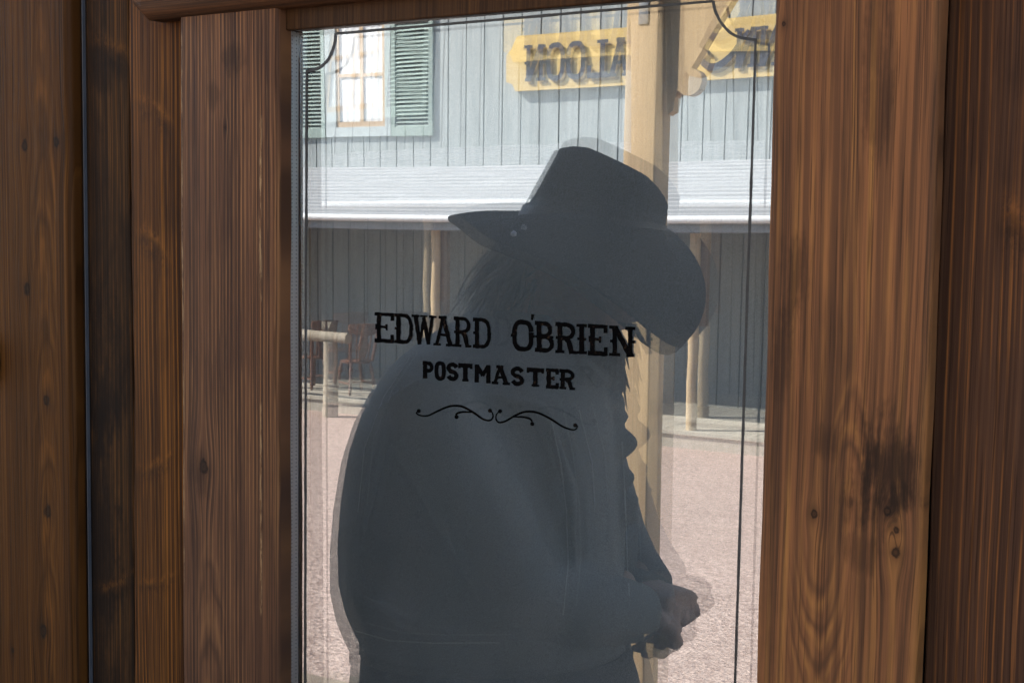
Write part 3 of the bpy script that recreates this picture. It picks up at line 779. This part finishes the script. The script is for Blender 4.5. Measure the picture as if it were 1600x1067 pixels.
def sign_words(wt, dx, dz, mat, name, k0):
    # letters read from the far end towards the near end when faced from the street
    for word in ([('N',823,853),('O',856,885),('O',887,917),('L',921,951),('A',954,985),('S',989,1018)], [('N',1150,1184),('N',1187,1222)]):
        si = SignInk(); si.k = k0
        for ch, p0, p1 in word:
            xx0, xx1 = sgp(p0, 95)[0]+dx, sgp(p1, 95)[0]+dx
            letter(si, ch, xx1, xx0, lambda q: lz1+dz, lambda q: lz0+dz, wt, 0.0)
        if word[0][1] > 1000:                      # the swash that ends the first word
            q = [(sgp(a, b)[0]+dx, sgp(a, b)[1]+dz) for a, b in smooth([(1172,48),(1160,66),(1146,86),(1132,99),(1117,106),(1104,102),(1097,92),(1100,83),(1108,81),(1111,86)])]
            si.stroke(q, [wt*(.55+.75*math.sin(math.pi*min(1, i/(len(q)*.8)))) for i in range(len(q))])
        si.mb.build(name, mat, sign)
sign_words(.062, .030, -.040, M_out, 'letter_shade', 0)
sign_words(.072, 0, 0, M_let, 'lettering', 90)

# ------------------------------------------------------------------ hitching rail and chairs in front of the saloon
hp = street(516, 652, 12.62); GZ = -.795
M_hitch = wood('grey_log', (.22,.18,.13), (.36,.31,.24), (.44,.38,.3), seed=99, fine=40, blotch=.3, blotch_col=(.1,.08,.06), rough=.8, spec=.3)
hr = thing('hitching_rail', 'weathered log hitching rail on a thick post before the saloon boardwalk', 'rail', (hp.x, -12.62, GZ))
hz = street(516, 527, 12.62).z
MB().tube([(hp.x, -12.62, GZ-.1), (hp.x+.01, -12.62, (GZ+hz)/2), (hp.x, -12.62, hz-.06)], [.11,.10,.095], 14).build('post', M_hitch, hr, smooth=True)
MB().tube([(hp.x-3.2, -12.62, GZ-.1), (hp.x-3.2, -12.62, hz-.06)], [.11,.095], 14).build('post', M_hitch, hr, smooth=True)
MB().tube([(hp.x-3.7, -12.62, hz+.01), (hp.x-1.5, -12.63, hz+.02), (hp.x+.30, -12.62, hz)], [.08,.075,.07], 14).build('rail', M_hitch, hr, smooth=True)
M_chair = simple('varnished_chair', (.15,.070,.045), .18, .6, .15, 14)
def chair(x, d, rz, label):
    root = thing('captains_chair', label, 'chair', (x, -d, SD), 'chairs on the saloon boardwalk')
    BASE[root.name] = Vector((0,0,0))
    se = MB(); seat = [(.23*math.cos(a)*(1 if math.cos(a) > 0 else .95), .22*math.sin(a)) for a in [2*math.pi*i/20 for i in range(20)]]
    se.loft([[(a*.96, b*.96, .43) for a, b in seat], [(a, b, .445) for a, b in seat], [(a, b, .46) for a, b in seat], [(a*.93, b*.93, .468) for a, b in seat]]).build('seat', M_chair, root, smooth=True)
    for sx_ in (-1, 1):
        for sy in (-1, 1):
            p0 = Vector((sx_*.21, sy*.20, 0)); p1 = Vector((sx_*.15, sy*.15, .44))
            MB().tube([p0.lerp(p1, t) for t in (0,.12,.2,.28,.42,.55,.62,.7,.85,1)], [.018,.021,.028,.020,.029,.025,.019,.029,.022,.019], 10).build('leg', M_chair, root, smooth=True)
    for sy in (-1, 1):
        MB().tube([(-.19,sy*.185,.15),(0,sy*.185,.155),(.19,sy*.185,.15)], [.010,.017,.010], 8).build('stretcher', M_chair, root, smooth=True)
    MB().tube([(0,-.18,.155),(0,0,.157),(0,.18,.155)], [.010,.017,.010], 8).build('stretcher', M_chair, root, smooth=True)
    # back at -x side: outer posts, spindles, vase splat and deep crest rail
    for sy in (-1, 1):
        MB().tube([(-.17,sy*.17,.46),(-.20,sy*.19,.62),(-.24,sy*.205,.80),(-.27,sy*.215,.93)], [.022,.025,.021,.020], 10).build('back_post', M_chair, root, smooth=True)
        MB().tube([(-.18,sy*.09,.46),(-.22,sy*.105,.66),(-.265,sy*.115,.90)], [.009,.013,.009], 8).build('spindle', M_chair, root, smooth=True)
    sp2 = MB(); prof = [(.06,.46),(.048,.52),(.07,.60),(.09,.67),(.062,.74),(.05,.79),(.075,.86),(.085,.92)]
    sp2.loft([[(-.175-.2*(z-.46), -w_, z), (-.175-.2*(z-.46), w_, z), (-.187-.2*(z-.46), w_, z), (-.187-.2*(z-.46), -w_, z)] for w_, z in prof]).build('splat', M_chair, root, smooth=True)
    cr = MB(); rings = []
    for i in range(15):
        a = -1+2*i/14; y = a*.245; hh = .16*(1-.45*abs(a)**3); xo = -.285+.035*(a*a)
        rings.append([(xo+.012, y, .985-hh), (xo-.012, y, .985-hh), (xo-.03, y, .985-.012*abs(a)), (xo-.008, y, .99-.012*abs(a))])
    cr.loft(rings).build('crest_rail', M_chair, root, smooth=True)
    root.rotation_euler.z = rz
    return root
c1 = street(556, 612, DF+.62); c2 = street(489, 606, DF+.75)
chair(c1.x, DF+.62, R(205), 'varnished captains chair nearest the awning post, right of the hitching post')
chair(c2.x, DF+.75, R(190), 'varnished captains chair behind the hitching rail, at the edge of the glass')

# ------------------------------------------------------------------ the man looking down at his hands
PHI = R(-29.5); LP = 2.28
uh = Vector((math.cos(PHI), -math.sin(PHI), 0)); wh = Vector((math.sin(PHI), math.cos(PHI), 0))
uh = Vector((wh.y, -wh.x, 0))
def man(px, py, w_=0.):
    """point seen in the glass at px,py on the upright plane LP+w_ away along the folded sight line"""
    p, r_ = bounce(px, py); q = Vector((CAM.x, -CAM.y+.009, CAM.z)); wv = Vector((wh.x, -wh.y, 0))
    t = (LP+w_ - (p-q).dot(wv))/r_.dot(wv); return p + r_*t
UR = Vector((uh.x, -uh.y, 0)); WR = Vector((wh.x, -wh.y, 0))
def shape(px0, px1, py0, py1, b, n=28, e=2.4, wc=0.):
    A, B = man(px0, py0, wc), man(px1, py1, wc); c_ = (A+B)/2; h = (B-A)/2
    ring = []
    for i in range(n):
        t = 2*math.pi*i/n; ct, stt = math.cos(t), math.sin(t)
        k1 = math.copysign(abs(ct)**(2/e), ct); k2 = math.copysign(abs(stt)**(2/e), stt)
        ring.append(c_+h*k1+WR*b*k2)
    return ring
def cloth(name, col, seed, rough=.9):
    mt, t, b = newmat(name, rough, .2)
    p = pos(t); n = noise(t, vec(t, *p), 7, 4, .6, .3)
    t.links.new(mix(t, n.ramp(.3,.7), tuple(c_*.75 for c_ in col), col), b.inputs['Base Color'])
    bump(t, b, n + noise(t, vec(t, *p), 300, 2)*.1, .8, .02); return mt
M_shirt = cloth('blue_grey_shirt', (.108,.110,.107), 1)
M_trou = cloth('dark_trousers', (.022,.022,.024), 2)
M_hat = cloth('black_felt', (.016,.015,.015), 3)
M_skin = simple('skin', (.35,.20,.14), .6, .3, .1, 30)
M_hair = simple('grey_hair', (.16,.14,.12), .7, .3, .2, 60)
M_boot = simple('black_leather', (.015,.012,.010), .5, .5)
feet = man(780, 1000); feet.z = 0
per = thing('person', 'stooped person in a black cowboy hat and blue grey shirt looking down at clasped hands', 'person', (feet.x, feet.y, 0))
def remeshed(mb, name, mat, parent, vox=.008, sm=6):
    o = mb.build(name, mat, parent, smooth=True)
    r_ = o.modifiers.new('union', 'REMESH'); r_.mode = 'VOXEL'; r_.voxel_size = vox; r_.use_smooth_shade = True
    s_ = o.modifiers.new('smooth', 'SMOOTH'); s_.iterations = sm; s_.factor = .5
    return o
# body: head with face, neck and both hands, one surface
body = MB()
hc = man(905, 432); fwd = (UR*.86 + Vector((0,0,-.51))).normalized(); side = WR; hup = side.cross(fwd).normalized()
if hup.z < 0: hup = -hup
def HP(a, s_, c_): return hc+fwd*a+side*s_+hup*c_
rings = []
nseg = 28
for j in range(1, 22):
    v = -math.pi/2+math.pi*j/22
    ring = []
    for i in range(nseg):
        t = 2*math.pi*i/nseg
        a, s_, c_ = math.cos(t)*math.cos(v), math.sin(t)*math.cos(v), math.sin(v)
        rx, ry, rz_ = .098, .076, .122
        A, S_, C_ = a*rx, s_*ry, c_*rz_
        if C_ < 0: S_ *= 1-.25*(-c_); A += .012*(-c_)*(1 if a > 0 else -.5)
        if a > 0:
            A += .024*math.exp(-((S_)/.013)**2-((C_+.022)/.020)**2)          # nose
            A += .014*math.exp(-((S_)/.010)**2-((C_)/.030)**2)
            A -= .012*math.exp(-((abs(S_)-.032)/.014)**2-((C_-.004)/.012)**2)  # eye sockets
            A += .006*math.exp(-((C_-.026)/.010)**2)*a                          # brow
            A += .007*math.exp(-(S_/.022)**2-((C_+.058)/.008)**2) - .006*math.exp(-(S_/.024)**2-((C_+.066)/.004)**2)
            A += .012*math.exp(-(S_/.025)**2-((C_+.098)/.018)**2)
        S_ += math.copysign(.014, s_)*math.exp(-((A+.008)/.014)**2-((C_+.012)/.028)**2)   # ears
        ring.append(HP(A, S_, C_))
    rings.append(ring)
body.loft(rings)
body.tube([man(790,560), man(835,510), man(870,470)], [.07,.062,.058], 18)
def hand(base, dirv, upv, sgn, curl):
    """palm, four unequal bent fingers and a thumb from the side of the palm"""
    dirv = dirv.normalized(); sd = dirv.cross(upv).normalized(); upv = sd.cross(dirv).normalized()
    pr = []
    for k, (l, wd_, th) in enumerate([(-.02,.031,.026),(.0,.035,.026),(.03,.044,.023),(.068,.047,.020),(.090,.044,.016)]):
        pr.append([base+dirv*l+sd*(wd_*math.cos(2*math.pi*i/14))+upv*(th*math.sin(2*math.pi*i/14)) for i in range(14)])
    body.loft(pr)
    for k, (o_, ln) in enumerate([(-.033,.076),(-.011,.088),(.012,.083),(.033,.066)]):
        p = base+dirv*.078+sd*o_*sgn; a = 0.25; pts = [p-dirv*.012, p]
        for q, fr_ in enumerate((.45,.32,.23)):
            a += curl*(1.0, .9, .55)[q]; pts.append(pts[-1]+(dirv*math.cos(a)-upv*math.sin(a))*ln*fr_)
        body.tube(pts, [.0108,.0108,.0100,.009,.0070], 9)
    p = base+dirv*.025-sd*.034*sgn
    body.tube([p, p-sd*.018*sgn+dirv*.022-upv*.008, p-sd*.016*sgn+dirv*.048-upv*.02, p-sd*.004*sgn+dirv*.066-upv*.03], [.016,.0135,.0115,.0085], 9)
pa_, pb_ = man(992, 958, -.07), man(1056, 980, .02)
hand(pa_, pb_-pa_, Vector((.1, 0, 1)), 1, 1.15)
pa_, pb_ = man(1006, 924, .05), man(1074, 938, -.02)
hand(pa_, pb_-pa_, Vector((.3, 0, 1)), -1, 1.2)
body.tube([man(960,960,-.1), man(1000,950,-.085), man(1006,948,-.07)], [.03,.03,.027], 14)
body.tube([man(985,890,.1), man(1015,912,.07), man(1022,930,.05)], [.03,.03,.027], 14)
body.tube([man(960,960,-.1), man(985,890,.1)], .02, 8)
body.tube([man(870,470), man(960,960,-.1)], .02, 8)
remeshed(body, 'body', M_skin, per, .0042, 3)
# shirt
sh = MB(); rr = [(478,745,868,.085),(500,712,892,.115),(520,676,910,.145),(545,640,930,.17),(575,606,945,.195),(610,580,955,.21),(655,556,962,.22),(710,538,966,.225),(780,526,968,.23),(850,520,972,.23),(910,520,974,.225),(955,529,976,.215),(985,541,978,.205),(1008,551,980,.19)]
sh.loft([shape(a, b, y_, y_+(12 if y_ < 600 else 0), d) for y_, a, b, d in rr])
sh.tube([man(660,610,-.17), man(735,760,-.225), man(815,925,-.225), man(910,950,-.175), man(970,954,-.11), man(1006,956,-.075)], [.082,.075,.066,.062,.056,.046], 18)
sh.tube([man(880,630,.15), man(930,740,.19), man(958,835,.16), man(984,886,.11), man(1020,926,.055)], [.075,.066,.062,.058,.047], 18)
for (a, b, r_) in [(968,630,.016),(972,655,.012),(978,695,.021),(980,748,.017),(986,782,.016),(990,808,.012)]:   # bunched shirt front
    for w_ in (-.05, .0, .05):
        c_ = man(a+random.uniform(-3,3), b+random.uniform(-4,4), w_); sh.tube([c_-UR*.03, c_, c_+UR*r_*.8], [r_*1.3, r_*1.15, r_*.4], 10)
# creases dragged across back and sleeve
for q, r_ in [([(620,600,-.19),(600,680,-.225),(575,780,-.235),(560,860,-.23)],.012),([(700,600,-.2),(850,640,-.21),(890,760,-.22),(900,880,-.2)],.012),([(560,930,-.21),(640,975,-.225),(740,990,-.235),(840,985,-.22)],.014),([(860,900,-.235),(900,935,-.23),(930,990,-.2)],.012),([(640,690,-.24),(700,800,-.275),(730,900,-.27)],.012),([(955,620,-.02),(965,700,-.04),(968,800,-.05),(972,900,-.05)],.012)]:
    sh.tube([man(*p) for p in q], [r_*.5]+[r_]*(len(q)-2)+[r_*.4], 8)
remeshed(sh, 'shirt', M_shirt, per, .006, 4)
# stitched seams and hem, laid on the cloth
from mathutils.bvhtree import BVHTree
bpy.context.view_layer.update()
shirt = [c_ for c_ in per.children if c_.name.startswith('shirt')][0]
tree = BVHTree.FromObject(shirt, bpy.context.evaluated_depsgraph_get())
pb = BASE[per.name]
M_seam = simple('seam_thread', (.30,.31,.30), .9, .1)
for line in ([(862,655),(876,720),(886,800),(888,880),(880,960)], [(972,690),(976,760),(979,840),(983,930)], [(556,985),(610,1000),(680,1004),(780,1003)], [(640,560),(600,620),(570,700),(560,800)], [(905,640),(925,720),(930,800)]):
    pts = []
    for q in sub(line, 9):
        o_ = man(q[0], q[1], -.6); e_ = man(q[0], q[1], .1); hit = tree.ray_cast(o_-pb, (e_-o_).normalized())
        if hit[0] is not None: pts.append(hit[0]+pb)
    if len(pts) > 3: MB().tube(pts, [.0011+.0006*random.random() for _ in pts], 5).build('seam', M_seam, shirt, smooth=True)
# collar points
MB().tube([man(905,560,-.12), man(930,590,-.10), man(955,592,-.03)], [.012,.02,.008], 8).build('collar', M_shirt, per, smooth=True)
# belt, trousers, boots
MB().loft([shape(549, 984, 1000, 1000, .193), shape(548, 990, 1018, 1018, .193)]).build('belt', M_trou, per, smooth=True)
tr = MB(); tr.loft([shape(552, 984, 1006, 1006, .185), shape(547, 1000, 1060, 1060, .20), shape(545, 1008, 1110, 1110, .205), shape(560, 1000, 1170, 1170, .19)])
hipL, hipR = man(680, 1110, -.10), man(880, 1110, .09)
for h_, dx_ in ((hipL, -.06), (hipR, .04)):
    f0 = Vector((feet.x+UR.x*dx_+ (h_-feet).dot(WR)*WR.x, feet.y+UR.y*dx_+(h_-feet).dot(WR)*WR.y, .05))
    kn_ = h_.lerp(f0, .48)+UR*.03
    tr.tube([h_, h_.lerp(kn_, .5), kn_, kn_.lerp(f0, .5), f0], [.125,.105,.078,.07,.065], 16)
    bt = MB(); bt.loft([[Vector((f0.x, f0.y, 0))+UR*(l+.0)+WR*(wd_*math.cos(2*math.pi*i/14))+Vector((0,0,max(.002, hh*(.5+.5*math.sin(2*math.pi*i/14))))) for i in range(14)]
                        for l, wd_, hh in [(-.09,.025,.07),(-.07,.04,.10),(0,.045,.11),(.07,.048,.085),(.13,.05,.06),(.18,.035,.04),(.195,.015,.02)]]).build('boot', M_boot, per, smooth=True)
remeshed(tr, 'trousers', M_trou, per, .010, 4)
# hat
hat = MB()
def P3(q): return man(*q)
outer = [(700,341,0),(716,354,-.06),(752,382,-.12),(810,405,-.16),(880,440,-.18),(950,490,-.175),(1005,535,-.15),(1045,555,-.10),(1075,530,-.05),(1092,505,-.01),(1101,474,.03),(1100,440,.07),(1085,402,.11),(1062,374,.145),(1037,356,.16),(970,340,.175),(890,331,.175),(812,331,.155),(760,331,.10),(722,335,.05)]
inner = []
no = len(outer)
cI = (925, 352)
for i, q in enumerate(outer):
    # crown base ring, same angular order
    t = 2*math.pi*i/no + math.pi
    inner.append((cI[0]+112*math.cos(t), cI[1]+13*math.cos(t)+14*(-math.sin(t))*-1, .098*math.sin(t)))
def catm(l, k=3):
    out = []; n = len(l)
    for i in range(n):
        p0, p1, p2, p3 = (Vector(l[(i+j) % n]) for j in (-1, 0, 1, 2))
        for s_ in range(k):
            t = s_/k; out.append(tuple(.5*((2*p1)+(p2-p0)*t+(2*p0-5*p1+4*p2-p3)*t*t+(3*p1-p0-3*p2+p3)*t**3)))
    return out
# smooth rings, brim dished between them
In = [Vector(q) for q in catm(inner)]; Ou = [Vector(q) for q in catm(outer)]
rings = []
for s_ in (0, .25, .5, .75, 1):
    rings.append([P3((a.lerp(b, s_)) + Vector((0, 10*math.sin(math.pi*s_)*.6, 0))) for a, b in zip(In, Ou)])
hat.loft(rings, cap=False)
brim = hat.build('hat_brim', M_hat, per, smooth=True, auto=80)
sm_ = brim.modifiers.new('felt', 'SOLIDIFY'); sm_.thickness = .004; sm_.offset = 0
crown = MB(); rings = []
for k in range(9):
    s_ = k/8
    L_ = Vector((811, 336)).lerp(Vector((866, 236)), s_); Rg = Vector((1039, 360)).lerp(Vector((1044, 322)), s_)
    rings.append(shape(L_.x, Rg.x, L_.y, Rg.y, .098-.018*s_, n=40, e=2.2))
# rounded, creased top
for s_, bul in ((.10,9),(.25,18),(.45,25),(.65,24),(.82,18),(.93,14)):
    L_ = Vector((866, 236)).lerp(Vector((950, 275)), s_); Rg = Vector((1044, 322)).lerp(Vector((950, 275)), s_)
    ring = shape(L_.x, Rg.x, L_.y, Rg.y, .08*(1-s_)+.002, n=40, e=2.2)
    up_ = (Vector((0,0,1)) - UR*-.45).normalized()
    ring = [p+up_*(bul*.00109) for p in ring]
    rings.append(ring)
crown.loft(rings)
cro = crown.build('hat_crown', M_hat, per, smooth=True, auto=80)
bd = MB().loft([[p+(p-(sum((q for q in r_), Vector())/len(r_)))*.02 for p in r_] for r_ in [shape(811, 1039, 337, 361, .098, 40, 2.2), shape(820, 1040, 320, 353, .0965, 40, 2.2)]], cap=False)
bd.build('hat_band', M_boot, cro, smooth=True)
MB().lathe(man(803, 366, -.165), [(.0005,-.004),(.004,-.003),(.005,0),(.004,.003),(.0005,.006)], 10).build('concho', M_steel, cro, smooth=True)
# hair and beard as locks
def locks(name, n, root, tip, rad):
    mb = MB()
    for i in range(n):
        a = root(); b = tip(a); mid_ = a.lerp(b, .5)+Vector((random.uniform(-.012,.012), random.uniform(-.012,.012), random.uniform(-.008,.008)))
        mb.tube([a, mid_, b], [rad, rad*.8, rad*.15], 5)
    return mb.build(name, M_hair, per, smooth=True)
def hr_root():
    s_ = random.random(); return man(775+70*s_+random.uniform(-15,15), 385+70*random.random(), random.uniform(-.09,.09))
def hr_tip(a): return a + UR*random.uniform(-.085,-.02) + Vector((0,0,random.uniform(-.13,-.05)))
locks('hair', 260, hr_root, hr_tip, .004)
def bd_root(): return man(930+40*random.random(), 520+35*random.random(), random.uniform(-.06,.06))
def bd_tip(a): return a + UR*random.uniform(-.03,.022) + Vector((0,0,random.uniform(-.12,-.05)))
locks('beard', 200, bd_root, bd_tip, .004)
